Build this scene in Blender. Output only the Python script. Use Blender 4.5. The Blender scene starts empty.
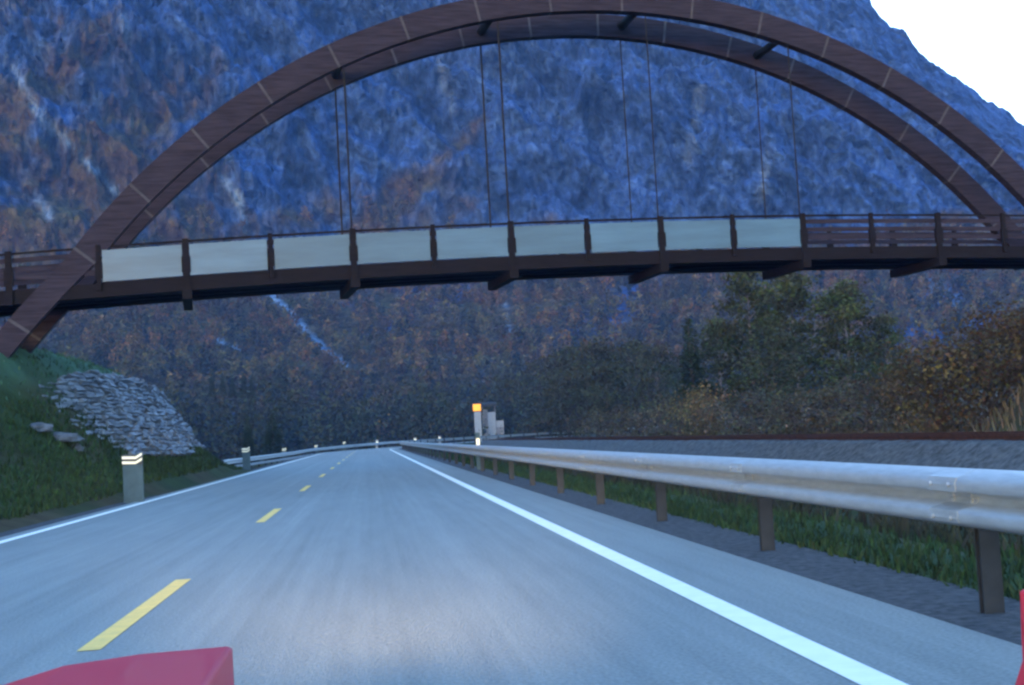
import bpy, bmesh, math, random
import numpy as np
from mathutils import Vector, Matrix, Euler

random.seed(7)
RNG = np.random.default_rng(11)
sc = bpy.context.scene
COL = sc.collection
R = math.radians

# ------------------------------------------------------------------ helpers
def link(o, parent=None):
    COL.objects.link(o)
    if parent is not None:
        o.parent = parent
    return o

def tag(o, label=None, cat=None, group=None, kind=None):
    if label: o['label'] = label
    if cat: o['category'] = cat
    if group: o['group'] = group
    if kind: o['kind'] = kind
    return o

def empty(name, loc=(0, 0, 0), rz=0.0):
    o = bpy.data.objects.new(name, None)
    o.empty_display_size = 0.3
    o.location = loc
    o.rotation_euler = (0, 0, rz)
    return link(o)

class MB:
    """collects polygons for one mesh object"""
    def __init__(s):
        s.v = []; s.f = []; s.m = []; s.mi = 0
    def add(s, vs, fs):
        b = len(s.v)
        s.v += [tuple(p) for p in vs]
        s.f += [tuple(i + b for i in f) for f in fs]
        s.m += [s.mi] * len(fs)
    def hexa(s, p):            # 8 points: bottom 4 ccw, top 4 ccw
        s.add(p, [(3, 2, 1, 0), (4, 5, 6, 7), (0, 1, 5, 4), (1, 2, 6, 5), (2, 3, 7, 6), (3, 0, 4, 7)])
    def box(s, x0, x1, y0, y1, z0, z1):
        s.hexa([(x0, y0, z0), (x1, y0, z0), (x1, y1, z0), (x0, y1, z0),
                (x0, y0, z1), (x1, y0, z1), (x1, y1, z1), (x0, y1, z1)])
    def sweep(s, path, sections, closed=True, caps=True):
        """sections: for each path index a list of 3d points"""
        n = len(sections[0]); b = []
        for ring in sections: b += ring
        fs = []
        for i in range(len(sections) - 1):
            for j in range(n if closed else n - 1):
                k = (j + 1) % n
                fs.append((i * n + j, i * n + k, (i + 1) * n + k, (i + 1) * n + j))
        if caps and closed:
            fs.append(tuple(range(n - 1, -1, -1)))
            L = (len(sections) - 1) * n
            fs.append(tuple(L + j for j in range(n)))
        s.add(b, fs)
    def tube(s, pts, rad, n=8):
        pts = [Vector(p) for p in pts]
        if not hasattr(rad, '__len__'): rad = [rad] * len(pts)
        secs = []
        for i, p in enumerate(pts):
            d = (pts[min(i + 1, len(pts) - 1)] - pts[max(i - 1, 0)]).normalized()
            a = Vector((0, 0, 1)) if abs(d.z) < .9 else Vector((1, 0, 0))
            u = d.cross(a).normalized(); w = d.cross(u)
            secs.append([tuple(p + (u * math.cos(t) + w * math.sin(t)) * rad[i])
                         for t in [2 * math.pi * k / n for k in range(n)]])
        s.sweep(pts, secs)
    def build(s, name, mats, parent=None, smooth=False, bevel=0, loc=None):
        me = bpy.data.meshes.new(name)
        me.from_pydata(s.v, [], s.f)
        if not isinstance(mats, (list, tuple)): mats = [mats]
        for m in mats: me.materials.append(m)
        if len(mats) > 1: me.polygons.foreach_set('material_index', s.m)
        bm = bmesh.new(); bm.from_mesh(me)
        bmesh.ops.recalc_face_normals(bm, faces=bm.faces[:])
        bm.to_mesh(me); bm.free()
        if smooth: me.polygons.foreach_set('use_smooth', [True] * len(me.polygons))
        me.update()
        o = bpy.data.objects.new(name, me)
        link(o, parent)
        if loc: o.location = loc
        if bevel:
            md = o.modifiers.new('b', 'BEVEL'); md.width = bevel; md.segments = 2; md.limit_method = 'ANGLE'
        return o

def np_mesh(name, V, F, mats, parent=None, smooth=False, attrs=None):
    """V (n,3), F (m,k) numpy -> object"""
    me = bpy.data.meshes.new(name)
    k = F.shape[1]
    me.vertices.add(len(V)); me.vertices.foreach_set('co', np.ascontiguousarray(V, np.float32).ravel())
    me.loops.add(F.size); me.loops.foreach_set('vertex_index', np.ascontiguousarray(F, np.int32).ravel())
    me.polygons.add(len(F))
    me.polygons.foreach_set('loop_start', np.arange(0, F.size, k, dtype=np.int32))
    if smooth: me.polygons.foreach_set('use_smooth', np.ones(len(F), bool))
    if not isinstance(mats, (list, tuple)): mats = [mats]
    for m in mats: me.materials.append(m)
    for nm, arr in (attrs or {}).items():
        if arr.ndim == 2:
            a = me.attributes.new(nm, 'FLOAT_COLOR', 'POINT')
            c = np.ones((len(V), 4), np.float32); c[:, :3] = arr
            a.data.foreach_set('color', c.ravel())
        else:
            a = me.attributes.new(nm, 'FLOAT', 'POINT')
            a.data.foreach_set('value', arr.astype(np.float32))
    me.update(calc_edges=True); me.validate()
    o = bpy.data.objects.new(name, me)
    return link(o, parent)

# numpy gradient noise ------------------------------------------------
_P = RNG.permutation(512); _P = np.concatenate([_P, _P, _P])
_ang = RNG.uniform(0, 2 * np.pi, 512); _G = np.c_[np.cos(_ang), np.sin(_ang)]
def perlin(x, y):
    xi = np.floor(x).astype(int); yi = np.floor(y).astype(int)
    xf = x - xi; yf = y - yi
    u = xf ** 3 * (xf * (xf * 6 - 15) + 10); v = yf ** 3 * (yf * (yf * 6 - 15) + 10)
    def g(ix, iy, fx, fy):
        gr = _G[_P[(_P[ix % 512] + iy) % 512]]
        return gr[..., 0] * fx + gr[..., 1] * fy
    a = g(xi, yi, xf, yf); b = g(xi + 1, yi, xf - 1, yf)
    c = g(xi, yi + 1, xf, yf - 1); d = g(xi + 1, yi + 1, xf - 1, yf - 1)
    return ((a + (b - a) * u) + ((c + (d - c) * u) - (a + (b - a) * u)) * v) * 1.5
def fbm(x, y, o=5, ridge=False):
    t = 0; a = 1; n = 0
    for i in range(o):
        p = perlin(x * 2 ** i + 17.3 * i, y * 2 ** i + 5.1 * i)
        if ridge: p = 1 - 2 * np.abs(p)
        t = t + p * a; n += a; a *= .52
    return t / n
def sstep(a, b, x):
    t = np.clip((x - a) / (b - a), 0, 1); return t * t * (3 - 2 * t)

M = {}
MATTE = {'creosoted_timber', 'dark_timber', 'leaves', 'grass_blades', 'meadow_ground', 'mountain_face', 'bark', 'birch_bark', 'ballast_stone', 'gravel', 'split_stone', 'grey_boulder', 'rusty_rail', 'sleeper_wood'}
# materials -----------------------------------------------------------
def mat(name, c1, c2=None, scale=4.0, rough=.8, metal=0.0, bump=0.0, detail=5, stretch=None,
        attr=None, coat=0.0, ramp=(.35, .65), bscale=None, spec=.4, transl=0.0):
    if name in MATTE: spec = .08
    m = bpy.data.materials.new(name); m.use_nodes = True
    nt = m.node_tree; N = nt.nodes; L = nt.links
    b = N['Principled BSDF']
    b.inputs['Roughness'].default_value = rough
    b.inputs['Metallic'].default_value = metal
    b.inputs['Coat Weight'].default_value = coat
    b.inputs['Specular IOR Level'].default_value = spec
    tc = N.new('ShaderNodeTexCoord'); src = tc.outputs['Object']
    if stretch:
        mp = N.new('ShaderNodeMapping'); mp.inputs['Scale'].default_value = stretch
        L.new(src, mp.inputs['Vector']); src = mp.outputs['Vector']
    nz = N.new('ShaderNodeTexNoise'); nz.inputs['Scale'].default_value = scale
    nz.inputs['Detail'].default_value = detail; nz.inputs['Roughness'].default_value = .62
    L.new(src, nz.inputs['Vector'])
    rp = N.new('ShaderNodeValToRGB')
    rp.color_ramp.elements[0].position, rp.color_ramp.elements[1].position = ramp
    L.new(nz.outputs['Fac'], rp.inputs['Fac'])
    c2 = c2 or tuple(x * .7 for x in c1)
    rp.color_ramp.elements[0].color = (*c2, 1); rp.color_ramp.elements[1].color = (*c1, 1)
    out = rp.outputs['Color']
    if attr:
        at_ = N.new('ShaderNodeAttribute'); at_.attribute_name = attr
        mx = N.new('ShaderNodeMix'); mx.data_type = 'RGBA'; mx.blend_type = 'MULTIPLY'
        mx.inputs['Factor'].default_value = 1
        L.new(out, mx.inputs['A']); L.new(at_.outputs['Color'], mx.inputs['B']); out = mx.outputs['Result']
    L.new(out, b.inputs['Base Color'])
    if bump:
        n2 = N.new('ShaderNodeTexNoise'); n2.inputs['Scale'].default_value = bscale or scale * 4
        n2.inputs['Detail'].default_value = 6
        L.new(src, n2.inputs['Vector'])
        bp = N.new('ShaderNodeBump'); bp.inputs['Strength'].default_value = bump; bp.inputs['Distance'].default_value = .05
        L.new(n2.outputs['Fac'], bp.inputs['Height']); L.new(bp.outputs['Normal'], b.inputs['Normal'])
    return m

M['asphalt'] = mat('asphalt', (.225, .232, .222), (.20, .206, .20), scale=2.2, rough=.78, bump=.35, bscale=40, stretch=(2.2, .25, 1), spec=.35)
def asphalt_wear(m):
    N = m.node_tree.nodes; L = m.node_tree.links; b = N['Principled BSDF']
    src = b.inputs['Base Color'].links[0].from_socket; tc = next(n for n in N if n.type == 'TEX_COORD')
    for sc_, st, lo, hi in ((1.0, (2.2, .010, 1), .90, 1.08), (1.0, (45, 45, 1), .80, 1.2), (1.0, (12, .12, 1), .94, 1.06), (1.0, (.5, .05, 1), .93, 1.06)):
        mp = N.new('ShaderNodeMapping'); mp.inputs['Scale'].default_value = st; L.new(tc.outputs['Object'], mp.inputs['Vector'])
        nz = N.new('ShaderNodeTexNoise'); nz.inputs['Scale'].default_value = sc_; nz.inputs['Detail'].default_value = 3; L.new(mp.outputs['Vector'], nz.inputs['Vector'])
        mr = N.new('ShaderNodeMapRange'); mr.inputs['From Min'].default_value = .32; mr.inputs['From Max'].default_value = .68
        mr.inputs['To Min'].default_value = lo; mr.inputs['To Max'].default_value = hi; L.new(nz.outputs['Fac'], mr.inputs['Value'])
        vm = N.new('ShaderNodeVectorMath'); vm.operation = 'SCALE'; L.new(src, vm.inputs[0]); L.new(mr.outputs['Result'], vm.inputs['Scale']); src = vm.outputs['Vector']
    L.new(src, b.inputs['Base Color'])
asphalt_wear(M['asphalt'])
M['layby'] = mat('layby_asphalt', (.15, .15, .15), (.12, .12, .12), scale=3, rough=.7, bump=.2, bscale=50)
M['white_paint'] = mat('white_road_paint', (.93, .86, .76), (.84, .78, .70), scale=6, rough=.6)
M['yellow_paint'] = mat('yellow_road_paint', (.93, .57, .14), (.76, .48, .14), scale=7, rough=.6)
M['gravel'] = mat('gravel', (.10, .095, .10), (.045, .045, .05), scale=14, rough=.95, bump=.6, bscale=30)
M['ballast'] = mat('ballast_stone', (.115, .120, .122), (.045, .047, .05), scale=4.5, rough=.95, bump=.8, bscale=9)
M['ground'] = mat('meadow_ground', (1, 1, 1), (.62, .6, .58), scale=.9, rough=.95, bump=.7, bscale=5, attr='tint')
M['grass'] = mat('grass_blades', (1, 1, 1), (.75, .75, .75), scale=1.0, rough=.85, attr='tint')
M['timber'] = mat('creosoted_timber', (.030, .0245, .036), (.015, .012, .018), scale=2.2, rough=.75, bump=.3, stretch=(.5, 3, 6), bscale=8)
M['timber_dark'] = mat('dark_timber', (.010, .008, .010), (.006, .005, .006), scale=2.5, rough=.8, bump=.3, stretch=(.6, 3, 6))
M['steel_dark'] = mat('dark_steel', (.018, .017, .019), (.011, .010, .011), scale=5, rough=.7, spec=.1)
M['galv'] = mat('galvanised_steel', (.42, .445, .46), (.34, .36, .375), scale=9, rough=.55, metal=.6, stretch=(3, .6, 3))
M['galv_dull'] = mat('dull_galvanised_post', (.026, .029, .034), (.016, .018, .021), scale=6, rough=.75, spec=.2)
M['strap'] = mat('zinc_strap', (.058, .056, .068), (.04, .04, .046), scale=5, rough=.8, spec=.1)
M['screen'] = mat('pale_screen_sheet', (.036, .084, .142), (.022, .055, .098), scale=1.1, rough=.3, stretch=(.4, 1, 3), spec=.5)
def vary(m, lo, hi):
    N = m.node_tree.nodes; L = m.node_tree.links; b = N['Principled BSDF']; src = b.inputs['Base Color'].links[0].from_socket
    oi = N.new('ShaderNodeObjectInfo'); mr = N.new('ShaderNodeMapRange'); mr.inputs['To Min'].default_value = lo; mr.inputs['To Max'].default_value = hi
    L.new(oi.outputs['Random'], mr.inputs['Value']); vm = N.new('ShaderNodeVectorMath'); vm.operation = 'SCALE'
    L.new(src, vm.inputs[0]); L.new(mr.outputs['Result'], vm.inputs['Scale']); L.new(vm.outputs['Vector'], b.inputs['Base Color'])
vary(M['screen'], .78, 1.15)
M['concrete'] = mat('concrete', (.30, .29, .28), (.2, .19, .19), scale=2, rough=.9, bump=.3)
M['stone'] = mat('split_stone', (.25, .265, .29), (.13, .14, .16), scale=1.6, rough=.9, bump=.7, bscale=7, attr='tint')
M['rockgrey'] = mat('grey_boulder', (.15, .16, .18), (.06, .065, .075), scale=1.6, rough=.9, bump=.8)
M['post'] = mat('delineator_plastic', (.06, .092, .104), (.042, .066, .077), scale=4, rough=.8, spec=.08)
M['post_white'] = mat('white_plastic', (.28, .29, .30), (.22, .23, .24), scale=4, rough=.5)
M['reflector'] = mat('reflector_sheet', (.95, .86, .62), (.88, .80, .56), scale=8, rough=.3)
M['black'] = mat('black_plastic', (.03, .03, .035), (.02, .02, .02), scale=5, rough=.6)
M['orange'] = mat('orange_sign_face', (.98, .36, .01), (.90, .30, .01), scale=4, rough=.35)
M['pale_wall'] = mat('pale_painted_boards', (.22, .25, .28), (.15, .17, .20), scale=3, rough=.8, stretch=(1, 1, 6))
M['slate'] = mat('grey_roof', (.16, .17, .18), (.11, .11, .12), scale=3, rough=.7)
M['rust'] = mat('rusty_rail', (.075, .035, .025), (.04, .02, .017), scale=6, rough=.7, metal=.2)
M['sleeper'] = mat('sleeper_wood', (.07, .05, .04), (.04, .03, .025), scale=5, rough=.9)
M['bark'] = mat('bark', (.10, .085, .075), (.05, .042, .04), scale=5, rough=.95, bump=.5, stretch=(3, 3, .7))
M['birch_bark'] = mat('birch_bark', (.16, .15, .145), (.10, .09, .09), scale=4, rough=.9, stretch=(1, 1, 3))
M['leaf'] = mat('leaves', (1, 1, 1), (.6, .6, .6), scale=.5, rough=.8, attr='tint')
M['mountain'] = None
M['red'] = mat('red_car_paint', (.52, .03, .055), (.47, .026, .05), scale=1.5, rough=.5, coat=.15)
M['rubber'] = mat('tyre_rubber', (.025, .025, .026), (.018, .018, .018), scale=8, rough=.85)
M['chrome'] = mat('bright_metal', (.6, .6, .62), (.5, .5, .52), scale=5, rough=.2, metal=.9)
M['trim'] = mat('dark_interior', (.03, .03, .032), (.02, .02, .022), scale=6, rough=.8)

# ------------------------------------------------------------------ camera
EYE = 1.08; FOC = 1330.0; ROLL = .056; PITCH = R(3.8455); YAW = R(6.303)
cam = bpy.data.cameras.new('camera'); co = bpy.data.objects.new('camera', cam); link(co)
cam.sensor_width = 36; cam.lens = FOC / 1024 * 36; cam.clip_start = .05; cam.clip_end = 6000
co.matrix_world = Matrix.Translation((0, 0, EYE)) @ Matrix.Rotation(-YAW, 4, 'Z') @ \
    Matrix.Rotation(math.pi / 2 + PITCH, 4, 'X') @ Matrix.Rotation(-ROLL, 4, 'Z')
sc.camera = co
_F = np.array([math.sin(YAW) * math.cos(PITCH), math.cos(YAW) * math.cos(PITCH), math.sin(PITCH)])
_RT = np.array([math.cos(YAW), -math.sin(YAW), 0]); _UP = np.cross(_RT, _F)
def ray(x, y):
    dx, dy = x - 512, y - 342.5
    u = dx * math.cos(ROLL) - dy * math.sin(ROLL); v = dy * math.cos(ROLL) + dx * math.sin(ROLL)
    d = _F * FOC + _RT * u - _UP * v
    return d / d[1]
def at(x, y, Y):
    d = ray(x, y); return np.array([0, 0, EYE]) + d * Y

# ------------------------------------------------------------------ sky, sun, view
SUN_EL, SUN_AZ = 4.0, 205.0      # degrees; the glow is low and behind the left shoulder of the camera
w = bpy.data.worlds.new('World'); sc.world = w; w.use_nodes = True
nt = w.node_tree; bg = nt.nodes['Background']
sky = nt.nodes.new('ShaderNodeTexSky'); sky.sky_type = 'NISHITA'; sky.sun_disc = False
sky.sun_elevation = R(SUN_EL); sky.sun_rotation = R(SUN_AZ)
sky.air_density = 1.0; sky.dust_density = .6; sky.ozone_density = 2.9
# the last bright patch of the evening sky, low over the right end of the valley
_tc = nt.nodes.new('ShaderNodeTexCoord'); _dp = nt.nodes.new('ShaderNodeVectorMath'); _dp.operation = 'DOT_PRODUCT'
_gd = Vector((math.sin(R(33)) * math.cos(R(10)), math.cos(R(33)) * math.cos(R(10)), math.sin(R(10))))
_dp.inputs[1].default_value = _gd
nt.links.new(_tc.outputs['Generated'], _dp.inputs[0])
_mr = nt.nodes.new('ShaderNodeMapRange'); _mr.interpolation_type = 'SMOOTHSTEP'
_mr.inputs['From Min'].default_value = math.cos(R(34)); _mr.inputs['From Max'].default_value = math.cos(R(10))
nt.links.new(_dp.outputs['Value'], _mr.inputs['Value'])
_mx = nt.nodes.new('ShaderNodeMix'); _mx.data_type = 'RGBA'; _mx.blend_type = 'ADD'
nt.links.new(_mr.outputs['Result'], _mx.inputs['Factor']); nt.links.new(sky.outputs['Color'], _mx.inputs['A'])
_mx.inputs['B'].default_value = (.8, .75, .75, 1)
nt.links.new(_mx.outputs['Result'], bg.inputs['Color']); bg.inputs['Strength'].default_value = .10
sl = bpy.data.lights.new('sun', 'SUN'); sl.energy = .02; sl.angle = R(25); sl.color = (1, .93, .86)
so = link(bpy.data.objects.new('sun', sl))
sd = Vector((math.sin(R(SUN_AZ)) * math.cos(R(SUN_EL)), math.cos(R(SUN_AZ)) * math.cos(R(SUN_EL)), math.sin(R(SUN_EL))))
so.rotation_euler = sd.to_track_quat('Z', 'Y').to_euler(); so.location = (0, -20, 30)
sc.view_settings.view_transform = 'Standard'; sc.view_settings.look = 'None'
sc.view_settings.gamma = 1; sc.view_settings.exposure = 4.42
sc.cycles.use_denoising = True
sc.cycles.volume_bounces = 1; sc.cycles.max_bounces = 6
sc.cycles.pixel_filter_type = 'BLACKMAN_HARRIS'; sc.cycles.filter_width = 2.6

# ------------------------------------------------------------------ road frame: straight, then a bend to the right
S0, RAD = 135.0, 100.0
def road_xy(s, d):
    s = np.asarray(s, float); d = np.asarray(d, float)
    ang = np.clip(s - S0, 0, None) / RAD
    x = np.where(s < S0, d, RAD - (RAD - d) * np.cos(ang))
    y = np.where(s < S0, s, S0 + (RAD - d) * np.sin(ang))
    return x, y
def road_sd(x, y):
    x = np.asarray(x, float); y = np.asarray(y, float)
    rr = np.hypot(x - RAD, y - S0); ang = np.arctan2(y - S0, RAD - x)
    bend = (y > S0) & (x < RAD + 40)
    s = np.where(bend, S0 + ang * RAD, y); d = np.where(bend, RAD - rr, x)
    return s, d
EL, CL, ER = -4.93, -1.61, 1.97       # painted lines
AL, AR = -5.25, 2.85                   # asphalt edges

def ground_z(x, y):
    s, d = road_sd(x, y)
    z = np.full(np.shape(d), -.03)
    # right side: verge, ditch, field, railway bank, rising scrub
    z = z - .05 * sstep(3.3, 4.2, d) - .95 * sstep(4.6, 7.5, d) + .55 * sstep(8.5, 13.0, d) + .57 * sstep(13.4, 14.7, d) * (d < 16)
    z = np.where(d >= 16, .09 - .7 * sstep(17.4, 19.2, d) + .9 * sstep(20, 30, d) + 3.0 * sstep(30, 80, d), z)
    # mound under the right-hand end of the footbridge
    bx, by = 29.5, 42.5
    rr = np.hypot((x - bx) / 1.0, (y - by) / .9)
    z = z + np.where(d > 18.0, 5.2 * (1 - sstep(2.5, 10.0, rr)), 0)
    # left bank that carries the other end
    run = sstep(2, 22, s) * (1 - sstep(53.5, 60.5, s - .25 * (d + 6)))
    soft = np.interp(-d, [5.6, 8, 10, 13, 20, 60], [0, .9, 2.2, 3.5, 4.3, 8])
    hard = np.interp(-d, [5.5, 6.3, 7.2, 8.9, 9.5, 10.6, 20, 60], [0, .55, 1.0, 3.4, 4.15, 4.65, 5.1, 8])
    kk = sstep(30, 38.5, s); prof = soft * (1 - kk) + hard * kk
    prof = prof + 1.2 * sstep(-17, -24, d) * np.exp(-((y - 37) / 6.0) ** 2)
    z = z + prof * run * (d < -5.6)
    low = (1 - run) * sstep(55, 72, s)
    z = z + .45 * np.exp(-((d + 6.9) / .8) ** 2) * sstep(50, 56, s) * (1 - sstep(60, 70, s))
    z = z - low * (.30 * sstep(-5.6, -7.2, d) + 1.6 * sstep(-9, -22, d)) * (1 - .75 * sstep(118, 150, s) * (d > -8))
    far = sstep(190, 260, np.hypot(x, y))
    z = z * (1 - far) + far * (-3.0)
    bump = fbm(x * .35, y * .35, 4) * .22 * (sstep(3.6, 6, d) * (1 - sstep(11.5, 12.5, d)) + sstep(19, 22, d) + sstep(-6.0, -8.5, d))
    return z + bump

# ------------------------------------------------------------------ ground sheet
def axis(parts):
    a = []
    for lo, hi, st in parts: a += list(np.arange(lo, hi, st))
    return np.array(a)
gx = axis([(-1500, -200, 100), (-200, -60, 10), (-60, -28, 2), (-28, -5, .4), (-5, 3, 1), (3, 24, .4), (24, 60, 1.5), (60, 200, 8), (200, 1501, 100)])
gy = axis([(-600, -60, 60), (-60, 4, 4), (4, 70, .6), (70, 200, 2.5), (200, 320, 10), (320, 1700, 120)])
X, Y = np.meshgrid(gx, gy); Z = ground_z(X, Y)
V = np.c_[X.ravel(), Y.ravel(), Z.ravel()]
def grid_faces(ny, nx):
    i = np.arange(ny - 1)[:, None] * nx + np.arange(nx - 1)[None, :]
    i = i.ravel(); return np.c_[i, i + 1, i + nx + 1, i + nx]
s_, d_ = road_sd(V[:, 0], V[:, 1])
n1 = fbm(V[:, 0] * .25, V[:, 1] * .25, 4)[:, None]
green = np.array([.032, .048, .017]); brown = np.array([.080, .058, .034]); lush = np.array([.050, .082, .030])
tint = green + (brown - green) * np.clip(.35 + n1 * 1.2, 0, 1)
k = (sstep(2.9, 3.4, d_) * (1 - sstep(4.6, 5.2, d_)))[:, None]
tint = tint * (1 - k) + k * np.array([.036, .060, .024])
k = (sstep(5, 6, d_) * (1 - sstep(8, 10, d_)))[:, None]; tint = tint * (1 - k) + k * np.array([.024, .027, .018])
k = (sstep(2.8, 3.4, V[:, 2]) * (d_ < -8))[:, None]; tint = tint * (1 - k) + k * np.array([.055, .105, .060])
k = (sstep(12.6, 13.6, d_) * (1 - sstep(18.6, 19.6, d_)))[:, None]; tint = tint * (1 - k) + k * np.array([.07, .075, .07])
k = sstep(20, 24, d_)[:, None]; tint = tint * (1 - k) + k * (brown * .9)
g = np_mesh('ground', V, grid_faces(len(gy), len(gx)), M['ground'], smooth=True, attrs={'tint': tint})
tag(g, 'grassy valley ground with banks and verges beside the road', 'ground', kind='structure')

# ------------------------------------------------------------------ road, gravel, markings
def strip(name, s_list, d0, d1, z, m, parent=None, nseg=1):
    s_list = np.asarray(s_list, float)
    cols = []
    for q in range(nseg + 1):
        dd = d0 + (d1 - d0) * q / nseg if np.isscalar(d0) else np.asarray(d0) + (np.asarray(d1) - np.asarray(d0)) * q / nseg
        x, y = road_xy(s_list, dd + 0 * s_list)
        zz = z + 0 * s_list if np.isscalar(z) else z
        cols.append(np.c_[x, y, zz])
    Vv = np.stack(cols, 1).reshape(-1, 3)
    return np_mesh(name, Vv, grid_faces(len(s_list), nseg + 1), m, parent)
ss = np.arange(-60, 300, 2.0)
road = strip('road', ss, AL, AR, 0.0, M['asphalt'], nseg=4)
tag(road, 'two-lane asphalt road curving off to the right in the distance', 'road', kind='structure')
strip('edge_line', ss, EL - .08, EL + .08, .004, M['white_paint'], road)
strip('edge_line', ss, ER - .085, ER + .085, .004, M['white_paint'], road)
for k in range(-3, 18):
    c = 9.6 + 11.6 * k
    strip('centre_dash', np.linspace(c - 1.9, c + 1.9, 5), CL - .065, CL + .065, .004, M['yellow_paint'], road)
gr = strip('gravel_shoulder', ss, AR - .05, 3.55, -.012, M['gravel']); tag(gr, 'dark gravel shoulder under the near guardrail', 'gravel shoulder', kind='structure')
gl = strip('gravel_verge', ss, AL - .5, AL + .05, -.012, M['gravel']); tag(gl, 'narrow gravel verge along the far lane', 'gravel verge', kind='structure')
sl_ = np.linspace(70, 135, 30)
dl = np.interp(sl_, [70, 80, 100, 120, 135], [-7.0, -8.2, -7.4, -6.7, -5.7])
dr = np.interp(sl_, [70, 80, 96, 110, 135], [-6.9, -6.6, -5.8, -5.45, -5.45])
zl = np.interp(sl_, [70, 80, 96, 110, 135], [.02, .03, .01, .004, .004]) + .004
lay = strip('lay_by', sl_, dl, dr, zl, M['layby']); tag(lay, 'pale paved lay-by joining the road beyond the stone bank', 'lay-by', kind='structure')

# ------------------------------------------------------------------ mountain
def mountain():
    az_in = np.arange(-19, 31, .085)
    az = np.concatenate([np.arange(-75, -19, 1.0), az_in, np.arange(31, 76, 1.0)])
    # skyline read from the picture as azimuth -> elevation
    sky_px = [(868, 0), (875, 18), (893, 32), (906, 38), (922, 66), (938, 75), (960, 90), (980, 105), (995, 118), (1010, 125), (1024, 135)]
    pa, pe = [-75, -40, -10, 5, 14], [20, 27, 30, 29, 23.5]
    for q in sky_px:
        d = ray(*q); pa.append(math.degrees(math.atan2(d[0], d[1]))); pe.append(math.degrees(math.atan2(d[2], math.hypot(d[0], d[1]))))
    _la, _le = pa[-1], pe[-1]
    pa += [_la + 1.2, _la + 3.5, 40, 60, 75]; pe += [_le - .75, _le - 2.4, 7.0, 9, 12]
    elsky = np.interp(az, pa, pe)
    nt_ = 330
    t = np.linspace(0, 1, nt_)
    A, T = np.meshgrid(az, t)
    E = np.broadcast_to(elsky, A.shape)
    tf = .30                                     # forest foot | cliff
    r0 = 265 + 25 * np.sin(A * .11); r1 = 560 + 30 * np.sin(A * .2 + 1); r2 = 1020.
    zf = np.minimum(.5 * np.tan(np.radians(E)) * r2, np.tan(np.radians(7.3 + .8 * np.sin(A * .16 + .6))) * r1)
    q = np.clip(T / tf, 0, 1); c = np.clip((T - tf) / (1 - tf), 0, 1)
    rr = np.where(T < tf, r0 + (r1 - r0) * q, r1 + (r2 - r1) * c ** 1.25)
    zz = np.where(T < tf, -3 + (zf + 3) * q ** 1.35, zf + (np.tan(np.radians(E)) * r2 + EYE - zf) * c)
    # relief pushes the face in and out along the view of the valley
    u = np.radians(A) * 700; v = zz
    amp = sstep(.16, .5, T) * (1 - sstep(.93, 1., T))
    rel = fbm(u / 95 + v / 110, v / 120, 6, True) * 50 + fbm(u / 24 + v / 40 + 9, v / 30, 6, True) * 24 + fbm(u / 8 - v / 20, v / 7, 5, True) * 9
    rr = rr - rel * amp + fbm(u / 30, rr / 30, 3) * 4
    zz = zz + fbm(u / 20 + 3, v / 15, 4) * 6 * amp + fbm(u / 12, rr / 14, 3) * 2.0
    Xm = np.sin(np.radians(A)) * rr; Ym = np.cos(np.radians(A)) * rr
    V = np.c_[Xm.ravel(), Ym.ravel(), zz.ravel()]
    # rock, autumn scrub and pale stone runs; blue of dusk and haze is painted into the rock colour
    uu, vv = u.ravel(), zz.ravel(); aa = A.ravel(); tt = T.ravel()
    elev = np.degrees(np.arctan2(vv - EYE, rr.ravel()))
    rk = fbm(uu / 34 + vv / 50, vv / 30, 5); rk2 = fbm(uu / 4.5 + vv / 9 + 4, vv / 5, 4); rk3 = fbm(uu / 22 - vv / 26, vv / 20, 5, True)
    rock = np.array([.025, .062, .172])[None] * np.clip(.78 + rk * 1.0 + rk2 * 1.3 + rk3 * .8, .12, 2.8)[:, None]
    veg_m = fbm(uu / 60 - vv / 55, vv / 45 + 3, 5) + .45 * fbm(uu / 11, vv / 9, 4)
    bias = .60 - (.115 - .055 * sstep(2, -10, aa)) * np.clip(elev - 6.5, 0, 20) + .22 * sstep(0, -12, aa) - .12 * sstep(8, 9, elev) * sstep(-6, 2, aa) + .06 * np.sin(aa * .5) - .25 * sstep(5, 20, aa) * (elev > 7.5) - 1.2 * sstep(9, 13.5, aa) * sstep(7.5, 9.5, elev)
    veg = np.clip((veg_m + bias - .12) * 2.6, 0, 1)
    vcol = np.array([.070, .058, .032])[None] * np.clip(.9 + .9 * fbm(uu / 5, vv / 5 + 8, 4), .3, 1.8)[:, None]
    gm = np.clip(fbm(uu / 25 + 30, vv / 14, 3) * 2, 0, 1)[:, None]
    vcol = vcol * (1 - gm) + gm * np.array([.070, .072, .030])
    colr = rock * (1 - veg[:, None]) + vcol * veg[:, None]
    # pale gullies and scree runs, as lines in azimuth / elevation
    def run(px, wid, gain):
        nonlocal colr
        P = []
        for p in px:
            d = ray(*p); P.append((math.degrees(math.atan2(d[0], d[1])), math.degrees(math.atan2(d[2], math.hypot(d[0], d[1])))))
        best = np.full(len(aa), 9.)
        wob = fbm(uu / 14, vv / 14, 4) * .35
        for (a0, e0), (a1, e1) in zip(P[:-1], P[1:]):
            dx, dy = a1 - a0, e1 - e0; L = dx * dx + dy * dy
            k = np.clip(((aa - a0) * dx + (elev - e0) * dy) / L, 0, 1)
            best = np.minimum(best, np.hypot(aa - a0 - k * dx, elev - e0 - k * dy))
        m = np.clip(1 - (best + wob * .55) / wid, 0, 1) * np.clip(.75 + 1.3 * fbm(uu / 6 + 2, vv / 6, 3), 0, 1)
        m = np.clip(m * gain, 0, 1)[:, None]
        colr = colr * (1 - m) + m * np.array([.17, .28, .43])
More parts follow.
